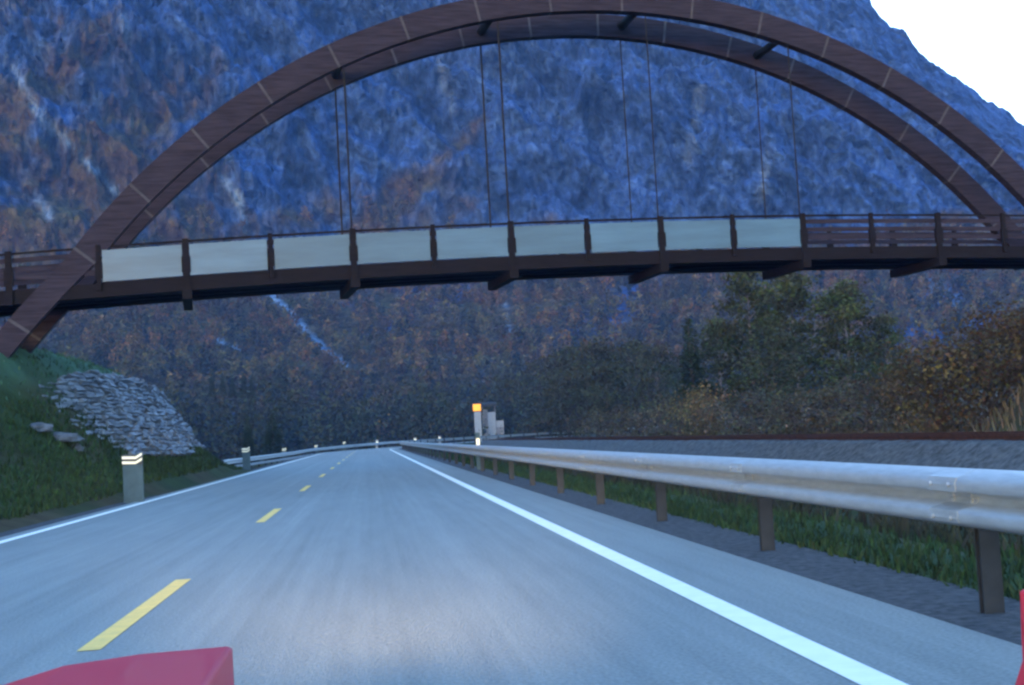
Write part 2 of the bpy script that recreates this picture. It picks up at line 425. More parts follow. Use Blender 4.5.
    run([(5, 60), (22, 80), (32, 105), (60, 135)], .24, 1.5)
    run([(60, 135), (85, 160), (115, 192)], .22, 1.5)
    run([(222, 178), (238, 200), (246, 226)], .20, 1.3)
    run([(122, 18), (128, 38)], .28, 1.1)
    run([(35, 195), (50, 215)], .25, 1.0)
    run([(268, 292), (285, 308), (315, 340), (345, 366)], .20, 2.4)
    run([(205, 335), (240, 350)], .14, 1.6)
    run([(505, 305), (512, 350)], .12, .8)
    run([(940, 160), (975, 205), (985, 235)], .5, .6)
    run([(930, 280), (960, 310)], .5, .7)
    run([(440, 60), (452, 110)], .3, .5); run([(700, 90), (690, 160)], .35, .5); run([(770, 140), (760, 200)], .3, .5)
    m = mat('mountain_face', (1, 1, 1), (.36, .36, .40), scale=.28, rough=.95, attr='tint', detail=10, ramp=(.36, .62), bump=1.0, bscale=.16)
    m.node_tree.nodes['Bump'].inputs['Distance'].default_value = 6.0
    o = np_mesh('mountain', V, grid_faces(nt_, len(az)), m, smooth=True, attrs={'tint': colr})
    tag(o, 'steep dark rock mountain with autumn scrub and pale gullies closing the valley', 'mountain', kind='structure')
    return A, T, np.stack([Xm, Ym, zz], -1), veg.reshape(A.shape)
MA, MT, MP, MVEG = mountain()

# ------------------------------------------------------------------ foliage tools
def leaf_quads(cent, size, tint, aspect=1.0, rng=RNG, flat=0.0):
    n = len(cent)
    a = rng.normal(size=(n, 3)); a[:, 2] *= (1 - flat); a /= np.linalg.norm(a, axis=1)[:, None]
    b = rng.normal(size=(n, 3)); b -= (a * b).sum(1)[:, None] * a; b /= np.linalg.norm(b, axis=1)[:, None]
    s = (np.asarray(size) * rng.uniform(.6, 1.4, n))[:, None] * .5
    a = a * s; b = b * s * aspect
    bend = np.cross(a, b); bend /= np.linalg.norm(bend, axis=1)[:, None] + 1e-9; bend = bend * s * .35
    V = np.stack([cent - a, cent - b * .8 + bend, cent + a, cent + b * .8 + bend], 1).reshape(-1, 3)
    F = np.arange(n * 4).reshape(n, 4)
    T = np.repeat(tint, 4, axis=0) if tint.ndim == 2 else np.repeat(tint[None], n * 4, 0)
    return V, F, T

def jitter(col, n, amt, rng=RNG):
    k = 1 + rng.normal(size=(n, 1)) * amt
    h = rng.normal(size=(n, 3)) * amt * .35
    return np.clip(np.array(col)[None] * k * (1 + h), .004, .6)

TREE_LIB = {}
def tree_meshes(kind, var):
    """returns (trunk mesh, crown mesh) for a tree of unit kind, about its natural height"""
    key = (kind, var)
    if key in TREE_LIB: return TREE_LIB[key]
    rng = np.random.default_rng(hash(kind) % 1000 + var * 31 if False else (sum(map(ord, kind)) * 7 + var * 31))
    mb = MB(); C = []; S = []; T = []
    if kind == 'spruce':
        H = 9.0
        mb.tube([(0, 0, -.3), (0, 0, H * .5), (0.05, 0, H)], [.16, .1, .015], 7)
        for lv in range(34):
            z = .5 + (H - .7) * (lv / 33) ** .92; rad = (1.75 * (1 - z / H) ** .85 + .08) * rng.uniform(.8, 1.12)
            nb = 8 if lv < 24 else 5
            for b in range(nb):
                th = 2 * math.pi * (b + rng.uniform(-.3, .3)) / nb + lv
                L = rad * rng.uniform(.7, 1.15); n = max(4, int(22 * L))
                k = rng.uniform(.08, 1, n) ** .8
                x = np.cos(th) * L * k; y = np.sin(th) * L * k
                zz = z - .30 * L * k + .10 * L * k ** 2 - rng.uniform(0, .22, n) * k
                c = np.c_[x, y, zz] + rng.normal(size=(n, 3)) * .06
                C.append(c); S.append(np.full(n, .21)); T.append(jitter((.022, .036, .020), n, .22, rng))
    else:
        P = dict(birch=dict(H=11.5, cw=2.3, base=.16, col=(.042, .054, .022), leaf=.28, nl=30, per=150, bark='b'),
                 alder=dict(H=9.5, cw=2.9, base=.10, col=(.038, .044, .026), leaf=.30, nl=28, per=105, bark='d'),
                 willow=dict(H=4.4, cw=2.7, base=.02, col=(.080, .062, .033), leaf=.17, nl=34, per=120, bark='d'),
                 scrub=dict(H=2.6, cw=1.6, base=.02, col=(.085, .078, .052), leaf=.13, nl=24, per=85, bark='d'),
                 gold=dict(H=3.0, cw=1.5, base=.04, col=(.150, .110, .050), leaf=.14, nl=24, per=85, bark='d'))[kind]
        H, cw = P['H'], P['cw']
        multi = kind in ('willow', 'scrub', 'gold')
        stems = 5 if multi else 1
        tops = []
        for k in range(stems):
            a = rng.uniform(0, 6.28); lean = (cw * .55 if multi else .35)
            top = np.array([math.cos(a) * lean * rng.uniform(.3, 1), math.sin(a) * lean * rng.uniform(.3, 1), H * rng.uniform(.8, .97)])
            mid = top * np.array([.35, .35, .5]) + np.r_[rng.normal(size=2) * .12, 0]
            r = .15 if not multi else .045
            mb.tube([(0, 0, -.3), tuple(mid * .5 + np.array([0, 0, .1])), tuple(mid), tuple(top)], [r, r * .8, r * .6, r * .12], 7)
            tops.append((mid, top))
        for i in range(P['nl']):
            mid, top = tops[i % stems]
            zf = P['base'] + (1 - P['base']) * ((i + rng.uniform(0, 1)) / P['nl'])
            z = H * zf
            k = z / top[2]
            ax = mid[:2] * min(1, z / mid[2]) if z < mid[2] else mid[:2] + (top[:2] - mid[:2]) * min(1, (z - mid[2]) / (top[2] - mid[2]))
            env = math.sin(math.pi * min(1, (zf - P['base'] * .6) / (1 - P['base'] * .6)) ** .75 * .93 + .12) ** .8
            th = i * 2.4 + rng.uniform(-.5, .5); L = cw * env * rng.uniform(.55, 1.15)
            rise = rng.uniform(.15, .55) * L
            end = np.array([ax[0] + math.cos(th) * L, ax[1] + math.sin(th) * L, min(z + rise, H * 1.02)])
            st = np.array([ax[0], ax[1], max(.1, z - .25 * L)])
            m2 = (st + end) / 2 + np.array([0, 0, .12 * L])
            mb.tube([tuple(st), tuple(m2), tuple(end)], [.035 + .008 * H * (1 - zf), .02, .006], 5)
            tone = rng.uniform(.62, 1.38); hue = rng.normal(size=3) * .08
            for c0, w_ in ((end, 1.), (m2 * .3 + end * .7, .8), (m2, .6)):
                n = int(P['per'] * w_ * rng.uniform(.35, 1.15) / 1.6)
                sp = (.20 * cw if not multi else .26 * cw) * rng.uniform(.6, 1.2)
                c = c0 + rng.normal(size=(n, 3)) * np.array([sp, sp, sp * .7]) - np.array([0, 0, .1])
                C.append(c); S.append(np.full(n, P['leaf']))
                T.append(jitter(np.array(P['col']) * tone * (1 + hue), n, .22, rng))
    bark = M['birch_bark'] if kind == 'birch' else M['bark']
    tr = mb.build('trunk', bark, smooth=True); me_t = tr.data; bpy.data.objects.remove(tr)
    C = np.concatenate(C); keep = C[:, 2] > .05; C = C[keep]
    S = np.concatenate(S)[keep]; T = np.concatenate(T)[keep]
    V, F, TT = leaf_quads(C, S, T, .75, rng)
    ob = np_mesh('crown', V, F, M['leaf'], attrs={'tint': TT}); me_c = ob.data; bpy.data.objects.remove(ob)
    TREE_LIB[key] = (me_t, me_c, H)
    return TREE_LIB[key]

def plant(name, kind, var, x, y, height, label, cat, group=None, rz=None, wide=1.0):
    me_t, me_c, H = tree_meshes(kind, var)
    z = float(ground_z(np.array([x]), np.array([y]))[0])
    r = empty(name, (x, y, z), random.uniform(0, 6.28) if rz is None else rz)
    k = height / H; r.scale = (k * wide, k * wide, k)
    tag(r, label, cat, group)
    for nm, me in (('trunk', me_t), ('crown', me_c)):
        link(bpy.data.objects.new(nm, me), r)
    return r

def plant_px(name, kind, var, px, ytop, Yd, label, cat, group=None, wide=1.0):
    p = at(px, ytop, Yd)
    z = float(ground_z(np.array([p[0]]), np.array([p[1]]))[0])
    return plant(name, kind, var, p[0], p[1], max(.8, p[2] - z), label, cat, group, wide=wide)

# ------------------------------------------------------------------ individual trees and bushes
plant_px('spruce_tree', 'spruce', 0, 688, 316, 104, 'dark pointed spruce standing left of the green birches under the bridge', 'spruce', wide=1.25)
B = 'pale green birches behind the railway'
plant_px('birch_tree', 'birch', 0, 742, 262, 98, 'tallest pale green birch, its top touching the bridge deck just right of the dark spruce', 'birch', B)
plant_px('birch_tree', 'birch', 1, 792, 276, 92, 'full green birch second to the right of the dark spruce', 'birch', B, wide=1.2)
plant_px('birch_tree', 'birch', 2, 842, 286, 90, 'rounded green birch third to the right of the dark spruce', 'birch', B, wide=1.2)
plant_px('birch_tree', 'birch', 1, 884, 318, 96, 'shorter green birch, the one nearest the brown willow bushes', 'birch', B, wide=1.1)
plant_px('birch_tree', 'birch', 2, 716, 322, 108, 'low green birch squeezed between the dark spruce and the tallest birch', 'birch', B)
plant_px('alder_tree', 'alder', 0, 770, 330, 84, 'dark alder crown in front of the green birches', 'alder', wide=1.1)
plant_px('alder_tree', 'alder', 1, 655, 350, 128, 'dark alder directly left of the pointed spruce', 'alder', 'dark alders of the valley wood', wide=1.1)
alders = [(516, 374, 236), (536, 364, 228), (556, 357, 196), (571, 349, 176), (592, 345, 158), (612, 349, 172), (633, 343, 150), (585, 376, 150), (606, 366, 140), (566, 372, 160)]
for i, (px, yt, Yd) in enumerate(alders):
    plant_px('alder_tree', 'alder', i % 3, px, yt, Yd, 'dusky bare-topped alder in the dark wood between the orange sign and the spruce', 'alder', 'dark alders behind the orange sign', wide=1.15)
Wl = 'brown willow bushes at the right edge'
plant_px('willow_bush', 'willow', 0, 938, 352, 54, 'low olive brown willow bush leftmost of the willows at the right', 'willow bush', Wl, wide=1.1)
plant_px('willow_bush', 'willow', 1, 985, 326, 52, 'rounded rust brown willow bush, second of the willows at the right', 'willow bush', Wl, wide=1.1)
plant_px('willow_bush', 'willow', 2, 1030, 312, 48, 'tallest brown willow bush, cut by the right picture edge', 'willow bush', Wl, wide=1.2)
plant_px('willow_bush', 'willow', 0, 902, 376, 62, 'yellowish low willow bush between birches and brown willows', 'willow bush', Wl, wide=1.0)
plant_px('willow_bush', 'willow', 1, 1075, 300, 46, 'brown willow bush just beyond the right end of the willows', 'willow bush', Wl, wide=1.2)
plant_px('golden_bush', 'gold', 0, 702, 392, 88, 'straw yellow bush at the foot of the dark spruce', 'bush', wide=1.0)
Sg = 'grey scrub bushes along the railway'
scr = [(735, 402, 78, 'grey scrub bush directly right of the straw yellow bush'),
       (768, 394, 74, 'grey scrub bush second right of the straw yellow bush'),
       (800, 398, 70, 'grey scrub bush third right of the straw yellow bush'),
       (832, 388, 68, 'broad grey scrub bush below the rounded birch'),
       (866, 384, 64, 'grey scrub bush below the shorter birch, by the yellowish willow'),
       (670, 402, 98, 'low scrub bush left of the straw yellow bush'),
       (640, 408, 108, 'small scrub bush left of the spruce behind the rails'),
       (605, 412, 118, 'faint scrub bush behind the far end of the railway')]
for i, (px, yt, Yd, lb) in enumerate(scr):
    plant_px('scrub_bush', 'scrub', i % 3, px, yt, Yd, lb, 'scrub bush', Sg, wide=1.35)
plant_px('golden_bush', 'gold', 1, 452, 415, 238, 'olive yellow bush behind the road bend left of the orange sign', 'bush', wide=1.8)
plant_px('golden_bush', 'gold', 2, 535, 417, 222, 'olive yellow bush right of the small pale shelter', 'bush', wide=1.8)
plant_px('golden_bush', 'gold', 0, 396, 422, 245, 'tan bush behind the far bend at the end of the road', 'bush', wide=2.0)
plant_px('spruce_tree', 'spruce', 1, 247, 414, 114, 'small dark spruce behind the left guardrail, nearer the stone bank', 'spruce', wide=1.2)
plant_px('spruce_tree', 'spruce', 2, 272, 413, 128, 'bushy small spruce behind the left guardrail, right one of the pair', 'spruce', wide=1.9)

# ------------------------------------------------------------------ woods that read as one mass
def wood(name, pts, heights, widths, cols, per, leaf, label, cat, trunk=True):
    C = []; S = []; T = []
    for p, H, w_, c in zip(pts, heights, widths, cols):
        n = per
        th = RNG.uniform(0, 6.28, n); zf = RNG.uniform(.05, 1, n)
        rad = w_ * np.sin(np.pi * np.clip(zf * .9 + .1, 0, 1)) ** .7 * np.sqrt(RNG.uniform(.15, 1, n))
        off = np.c_[np.cos(th) * rad, np.sin(th) * rad, zf * H]
        nl = 6; cl = RNG.normal(size=(nl, 3)) * np.array([w_ * .5, w_ * .5, H * .22])
        off += cl[RNG.integers(0, nl, n)] * .55
        C.append(p + off); S.append(np.full(n, leaf)); T.append(jitter(c, n, .20))
    C = np.concatenate(C); S = np.concatenate(S); T = np.concatenate(T)
    V, F, TT = leaf_quads(C, S, T, .8)
    o = np_mesh(name, V, F, M['leaf'], attrs={'tint': TT})
    return tag(o, label, cat, kind='stuff')

# slope forest: autumn birch and scrub on the lower mountain side
sel = (MT < .34) & (MT > .004) & (MA > -30) & (MA < 42)
idx = np.flatnonzero(sel.ravel())
Pm = MP.reshape(-1, 3)[idx]; Am = MA.ravel()[idx]; Tm = MT.ravel()[idx]; Vm = MVEG.ravel()[idx]
den = np.where(Tm < .27, 1.0, np.clip(Vm - .35, 0, 1) * .9) * np.where((Am > -19) & (Am < 31), 1, .25 / .085 * .4)
gap = fbm(Pm[:, 0] / 40, Pm[:, 2] / 14, 3)
den = den * np.where(gap > .34, .12, 1.0)
_pa = Am; _pe = np.degrees(np.arctan2(Pm[:, 2] - EYE, np.hypot(Pm[:, 0], Pm[:, 1])))
for _p, _w in (([(268, 292), (285, 308), (315, 340), (345, 366)], .24), ([(205, 335), (240, 350)], .16)):
    _q = [ray(*v) for v in _p]; _q = [(math.degrees(math.atan2(d[0], d[1])), math.degrees(math.atan2(d[2], math.hypot(d[0], d[1])))) for d in _q]
    for (a0, e0), (a1, e1) in zip(_q[:-1], _q[1:]):
        dx, dy = a1 - a0, e1 - e0; k = np.clip(((_pa - a0) * dx + (_pe - e0) * dy) / (dx * dx + dy * dy), 0, 1)
        den = np.where(np.hypot(_pa - a0 - k * dx, _pe + .18 - e0 - k * dy) < _w, 0, den)
pick = RNG.choice(len(idx), 5200, replace=False, p=den / den.sum())
pts = Pm[pick] + np.array([0, 0, -.5]); n = len(pts)
q1 = fbm(pts[:, 0] / 38 + pts[:, 2] / 14, pts[:, 2] / 9 + 3, 3) + RNG.normal(size=n) * .16
q2 = fbm(pts[:, 0] / 16 + 40, pts[:, 2] / 8, 3) + RNG.normal(size=n) * .2
olive = np.array([.066, .064, .028]); rust = np.array([.090, .056, .024]); tan_ = np.array([.080, .068, .038]); bare = np.array([.038, .038, .034])
w1 = sstep(-.15, .25, q1)[:, None]; w2 = sstep(-.1, .3, q2)[:, None]
base = (olive * (1 - w1) + rust * w1) * (1 - w2 * .6) + np.where(q1[:, None] > 0, tan_, bare) * w2 * .6
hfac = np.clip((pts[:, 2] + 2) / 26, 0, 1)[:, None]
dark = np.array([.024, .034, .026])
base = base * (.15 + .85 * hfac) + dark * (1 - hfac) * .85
base *= RNG.uniform(.45, 1.65, (n, 1))
fh = RNG.uniform(3.0, 6.5, n); fw = RNG.uniform(1.3, 2.6, n)
con = RNG.uniform(0, 1, n) < .10; base[con] = np.array([.014, .022, .018]); fh[con] *= 1.6; fw[con] *= .6
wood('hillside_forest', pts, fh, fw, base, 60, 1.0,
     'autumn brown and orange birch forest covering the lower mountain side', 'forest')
# valley wood in front of the slope
vp = []; vh = []; vw = []; vc = []
for i in range(330):
    px = RNG.uniform(-40, 690); Yd = RNG.uniform(212, 262)
    p = at(px, 440, Yd); vp.append((p[0], p[1], -3.2)); vh.append(RNG.uniform(7, 14)); vw.append(RNG.uniform(2, 3.6))
    vc.append(np.array([.026, .036, .026]) * RNG.uniform(.55, 1.5) + np.array([.010, .004, -.002]) * RNG.uniform(0, 1.6))
wood('valley_wood', np.array(vp), vh, vw, np.array(vc), 150, .62, 'dark dusky wood filling the valley floor beyond the road bend', 'wood')
# dark spruces on the hillside above the stone bank
for i, (px, yt) in enumerate([(212, 377), (223, 375), (233, 378), (244, 375), (252, 379)]):
    me_t, me_c, H = tree_meshes('spruce', i % 3)
    p = at(px, yt + 20, 262); r = empty('spruce_tree', tuple(p), i * 1.3)
    r.scale = (.62, .62, .5); tag(r, 'dark spruce in the short row on the hillside right of the stone bank', 'spruce', 'row of dark spruces on the hillside')
    for nm, me in (('trunk', me_t), ('crown', me_c)): link(bpy.data.objects.new(nm, me), r)

# ------------------------------------------------------------------ grass and dry stems
def blades(name, xs, ys, hgt, col, label, cat, wid=.05):
    z = ground_z(xs, ys); ok = (z < 2.6) | (xs > 0) | (name == 'terrace_grass'); xs, ys, z = xs[ok], ys[ok], z[ok]; n = len(xs)
    th = RNG.uniform(0, 6.28, n); h_ = hgt * RNG.uniform(.3, 1.25, n); b = np.c_[xs, ys, z - .03]
    wv = np.c_[np.cos(th), np.sin(th), 0 * th] * wid; ln = RNG.normal(size=(n, 3)) * .3 * h_[:, None]; ln[:, 2] = h_
    V = np.stack([b - wv, b + wv, b + ln + wv * .15, b + ln - wv * .15], 1).reshape(-1, 3)
    T = np.repeat(jitter(col, n, .25), 4, 0)
    o = np_mesh(name, V, np.arange(n * 4).reshape(n, 4), M['grass'], attrs={'tint': T})
    return tag(o, label, cat, kind='stuff')
n = 26000
s1 = 4 + 90 * RNG.uniform(0, 1, n) ** 1.5; d1 = 3.5 + np.abs(RNG.normal(size=n)) * .9
x1, y1 = road_xy(s1, d1); blades('verge_grass', x1, y1, .11, (.030, .050, .021), 'green roadside grass behind the right guardrail', 'grass', .018)
n = 22000
s1 = RNG.uniform(5, 90, n); d1 = RNG.uniform(5.2, 11.0, n)
x1, y1 = road_xy(s1, d1); blades('ditch_grass', x1, y1, .26, (.036, .034, .022), 'rank brown grass in the ditch beyond the right guardrail', 'grass', .03)
n = 52000
s1 = RNG.uniform(12, 66, n); d1 = -5.95 - np.abs(RNG.normal(size=n)) * 4.5
x1, y1 = road_xy(s1, d1); blades('bank_grass', x1, y1, .15, (.034, .054, .020), 'dark green grass on the bank beside the far lane', 'grass', .035)
n = 16000
s1 = RNG.uniform(10, 130, n); d1 = RNG.uniform(18.6, 27, n)
x1, y1 = road_xy(s1, d1); blades('railway_weeds', x1, y1, .55, (.095, .080, .052), 'pale dry weeds behind the railway track', 'weeds', .045)

n = 9000
s1 = RNG.uniform(24, 60, n); d1 = RNG.uniform(-17, -8.2, n)
x1, y1 = road_xy(s1, d1); k = ground_z(x1, y1) > 2.5
blades('terrace_grass', x1[k] - 0, y1[k], .12, (.050, .092, .052), 'pale green grass on top of the bank above the stone facing', 'grass', .035)

# ------------------------------------------------------------------ stone-faced bank
def stone_bank():
    root = empty('stone_revetment', (-6.6, 45, .8))
    tag(root, 'rough dry-laid stone facing on the grassy bank below the footbridge', 'stone wall')
    mb = MB(); tints = []
    rng = np.random.default_rng(5)
    nrow = 22; L = 26.0
    for r_ in range(nrow):
        f0 = r_ / nrow; f1 = (r_ + 1) / nrow
        l = rng.uniform(4.3, 5.0)
        while l < L:
            wd = rng.uniform(.45, 1.25); lc = l + wd / 2
            top_lim = np.interp(lc, [0, 5, 9, 14, 24, 26], [.45, .78, .97, 1.02, 1.0, .9])
            bot_lim = np.interp(lc, [0, 3, 6, 10, 26], [.60, .42, .22, 0, 0])
            if bot_lim < f0 + .02 and f1 < top_lim + rng.uniform(-.05, .05):
                def pt(ll, ff, out):
                    yy = 32.5 + ll * .93
                    cur = np.interp(ll, [0, 18, 26], [0, 0, -.2])
                    xb = np.interp(ll, [0, 10, 20, 26], [-7.7, -7.2, -6.8, -6.8]); xt = np.interp(ll, [0, 10, 20, 26], [-9.6, -8.9, -8.5, -8.75])
                    zb = np.interp(ll, [0, 10, 26], [1.0, 1.0, .85]); zt = np.interp(ll, [0, 10, 20, 26], [3.5, 3.8, 3.85, 3.8])
                    return np.array([xb + (xt - xb) * ff + .78 * out, yy - .10 * out, zb + (zt - zb) * ff + .5 * out])
                g = .03; o0 = rng.uniform(.03, .11); j = lambda: rng.normal(size=3) * .028
                a0, a1 = l + g, l + wd - g; b0, b1 = f0 + .008, f1 - .006
                q = [pt(a0, b0, -.16), pt(a1, b0, -.16), pt(a1, b1, -.16), pt(a0, b1, -.16),
                     pt(a0 + .04, b0, o0) + j(), pt(a1 - .04, b0, o0) + j(), pt(a1 - .04, b1, o0 - .02) + j(), pt(a0 + .04, b1, o0 - .02) + j()]
                mb.hexa(q); c = rng.uniform(.6, 1.15); tints += [(c, c, c * 1.03)] * 8
            l += wd
    o = mb.build('stone_facing', M['stone'], None, bevel=.03)
    a = o.data.attributes.new('tint', 'FLOAT_COLOR', 'POINT')
    a.data.foreach_set('color', np.c_[np.array(tints), np.ones(len(tints))].astype(np.float32).ravel())
    # shift to the root's frame
    for v in o.data.vertices: v.co -= Vector(root.location)
    o.parent = root
    bmk = MB()
    pts = []
    for ll, xb, xt, zb, zt in [(7, -8.2, -9.7, 1.3, 3.0), (10, -7.4, -9.3, .6, 3.5), (20, -7.0, -8.7, .4, 3.65), (25.5, -7.2, -8.9, .4, 3.6)]:
        yy = 32.5 + ll * .93
        pts.append([(xb, yy, zb), (xt, yy, zt), (xt - 1.2, yy, zt), (xb - 1.6, yy, zb)])
    bmk.sweep(None, [[tuple(np.array(q) - np.array(root.location)) for q in ring] for ring in pts])
    bmk.build('rubble_core', M['gravel'], root)
stone_bank()
def boulder(loc, s, label, seed):
    rng = np.random.default_rng(seed)
    bm = bmesh.new(); bmesh.ops.create_icosphere(bm, subdivisions=3, radius=1)
    for v in bm.verts:
        n_ = v.co.copy(); k = 1 + .22 * math.sin(3.1 * n_.x + seed) * math.cos(2.7 * n_.y - seed) + .12 * math.sin(7 * n_.z + 5 * n_.x)
        v.co = Vector((n_.x * k * s[0], n_.y * k * s[1], max(-.25, n_.z * k) * s[2]))
    me = bpy.data.meshes.new('boulder'); bm.to_mesh(me); bm.free(); me.materials.append(M['rockgrey'])
    o = link(bpy.data.objects.new('boulder', me)); o.location = loc; o.rotation_euler.z = rng.uniform(0, 6)
    tag(o, label, 'boulder', 'grey boulders on the grass bank')
for px, py, Yd, s, lb in [(62, 440, 29, (.5, .34, .2), 'largest grey boulder on the grass left of the striped post'),
                          (40, 430, 29.5, (.28, .28, .18), 'smaller grey boulder just above the largest one on the bank'),
                          (76, 450, 28.5, (.24, .2, .14), 'lowest small boulder on the grass bank')]:
    YY = np.arange(18, 50, .05); PP = np.array([at(px, py, q) for q in YY]); hit = int(np.argmax(PP[:, 2] < ground_z(PP[:, 0], PP[:, 1])))
    p = PP[hit]; boulder((p[0], p[1], p[2]), s, lb, int(px))

# ------------------------------------------------------------------ timber arch footbridge
def footbridge():
    th = R(7.0); O = (7.61, 38.82, 0)
    root = empty('footbridge', O, th)
    tag(root, 'dark timber arch footbridge with pale side screens spanning the road', 'footbridge')
    RA, ZC = 19.2, -5.28
    D = 2.5
    zb = lambda x: 5.84 + .0116 * x - .00146 * x * x
    hang = [-12.52, -7.9, -3.28, 1.34, 5.96, 10.58]
    # arches: circular above the deck, splayed straighter towards the footings
    def ax(c, z): return c + math.copysign(.27 * max(0, 6.4 - z), c)
    for yy in (0.0, D):
        mb = MB(); secs = []
        a0, a1 = math.acos(17.5 / RA), math.pi - math.acos(17.6 / RA)
        for a in np.linspace(a0, a1, 70):
            c, s = math.cos(a), math.sin(a); hw = .17
            secs.append([(ax(c * (RA + q), ZC + s * (RA + q)), yy + p, ZC + s * (RA + q)) for q, p in ((-.36, -hw), (-.36, hw), (.36, hw), (.36, -hw))])
        mb.sweep(None, secs)
        arch = mb.build('arch', M['timber'], root)
        for a in np.arange(a0 + .06, a1, .1175):
            m2 = MB(); sc2 = []
            for aa in (a - .0018, a + .0018):
                c, s = math.cos(aa), math.sin(aa); hw = .178
                sc2.append([(ax(c * (RA + q), ZC + s * (RA + q)), yy + p, ZC + s * (RA + q)) for q, p in ((-.366, -hw), (-.366, hw), (.366, hw), (.366, -hw))])
            m2.sweep(None, sc2); m2.build('joint_strap', M['strap'], arch)
        for sgn, wx in ((-1, 18.6), (1, 18.5)):
            m2 = MB(); m2.hexa([(sgn * wx - 1.0, yy - .55, 1.4), (sgn * wx + 1.0, yy - .55, 1.4), (sgn * wx + 1.0, yy + .55, 1.4), (sgn * wx - 1.0, yy + .55, 1.4),
                                (sgn * wx - .6, yy - .35, 1.8), (sgn * wx + .6, yy - .35, 1.8), (sgn * wx + .6, yy + .35, 1.8), (sgn * wx - .6, yy + .35, 1.8)])
            m2.build('footing', M['concrete'], root, bevel=.03)
    za = lambda x: ZC + math.sqrt(RA * RA - x * x)
    for x in hang:
        if -10 < x < 7:
            mb = MB(); mb.tube([(x, .16, za(x)), (x, D - .16, za(x))], .13, 10); mb.build('cross_strut', M['steel_dark'], root, smooth=True)
            for yy in (0.0, D):
                mb = MB(); mb.tube([(x, yy, za(x) - .4), (x, yy, zb(x) + .1)], .03 if x < 0 else .02, 6); mb.build('hanger', M['steel_dark'], root)
        mb = MB(); mb.box(x - .13, x + .13, -.30, D + .30, zb(x) - .26, zb(x) - .003); mb.build('crossbeam', M['timber_dark'], root)
    # deck: edge beams, planks
    xs = np.linspace(-20, 24, 60)
    for y0, y1 in ((-.12, .12), (D - .12, D + .12)):
        mb = MB(); mb.sweep(None, [[(x, y0, zb(x)), (x, y1, zb(x)), (x, y1, zb(x) + .38), (x, y0, zb(x) + .38)] for x in xs]); mb.build('edge_beam', M['timber_dark'], root)
    mb = MB()
    x = -20.0
    while x < 23.9:
        mb.box(x, x + .19, .125, D - .125, zb(x) + .28, zb(x) + .34); x += .2
    mb.build('deck_planks', M['timber'], root)
    for yy in (.45, D / 2, D - .45):
        mb = MB(); mb.sweep(None, [[(x, yy - .07, zb(x)), (x, yy + .07, zb(x)), (x, yy + .07, zb(x) + .275), (x, yy - .07, zb(x) + .275)] for x in xs]); mb.build('stringer', M['timber_dark'], root)
    # railings on both sides
    posts = [p for p in np.arange(-19.25, 23.9, 2.275)]
    off = posts[0]; posts = [(-7.9 + 2.31 * k) for k in range(-5, 14)]
    for side, y0 in ((0, -.17), (1, D + .17)):
        for k, x in enumerate(posts):
            main = k % 2 == 1
            mb = MB(); hw = .085 if main else .06
            lo = zb(x) + (-.02 if main else .18)
            mb.box(x - hw, x + hw, y0 - .045, y0 + .045, lo, zb(x) + 1.43)
            mb.box(x - hw - .035, x + hw + .035, y0 - .06, y0 + .06, zb(x) + .50, zb(x) + .93)
            mb.build('railing_post', M['timber_dark'], root)
        for zz, hh, m_ in ((1.34, .06, M['timber_dark']), (1.12, .13, M['timber']), (.87, .13, M['timber']), (.62, .13, M['timber'])):
            mb = MB(); dy = -.065 if side == 0 else .065
            mb.sweep(None, [[(x, y0 - dy - .02, zb(x) + zz), (x, y0 - dy + .02, zb(x) + zz), (x, y0 - dy + .02, zb(x) + zz + hh), (x, y0 - dy - .02, zb(x) + zz + hh)] for x in xs])
            mb.build('handrail' if zz > 1.3 else 'rail_board', m_, root)
    for k in range(len(posts) - 1):
        x0, x1 = posts[k] + .10, posts[k + 1] - .10
        if x0 < -15.5 or x1 > 8.8: continue
        if x1 > 6.9: continue
        y0 = -.17
        mb = MB()
        mb.hexa([(x0, y0 - .012, zb(x0) + .41), (x1, y0 - .012, zb(x1) + .41), (x1, y0 + .012, zb(x1) + .41), (x0, y0 + .012, zb(x0) + .41),
                 (x0, y0 - .012, zb(x0) + 1.27), (x1, y0 - .012, zb(x1) + 1.27), (x1, y0 + .012, zb(x1) + 1.27), (x0, y0 + .012, zb(x0) + 1.27)])
        mb.build('side_screen', M['screen'], root)
footbridge()

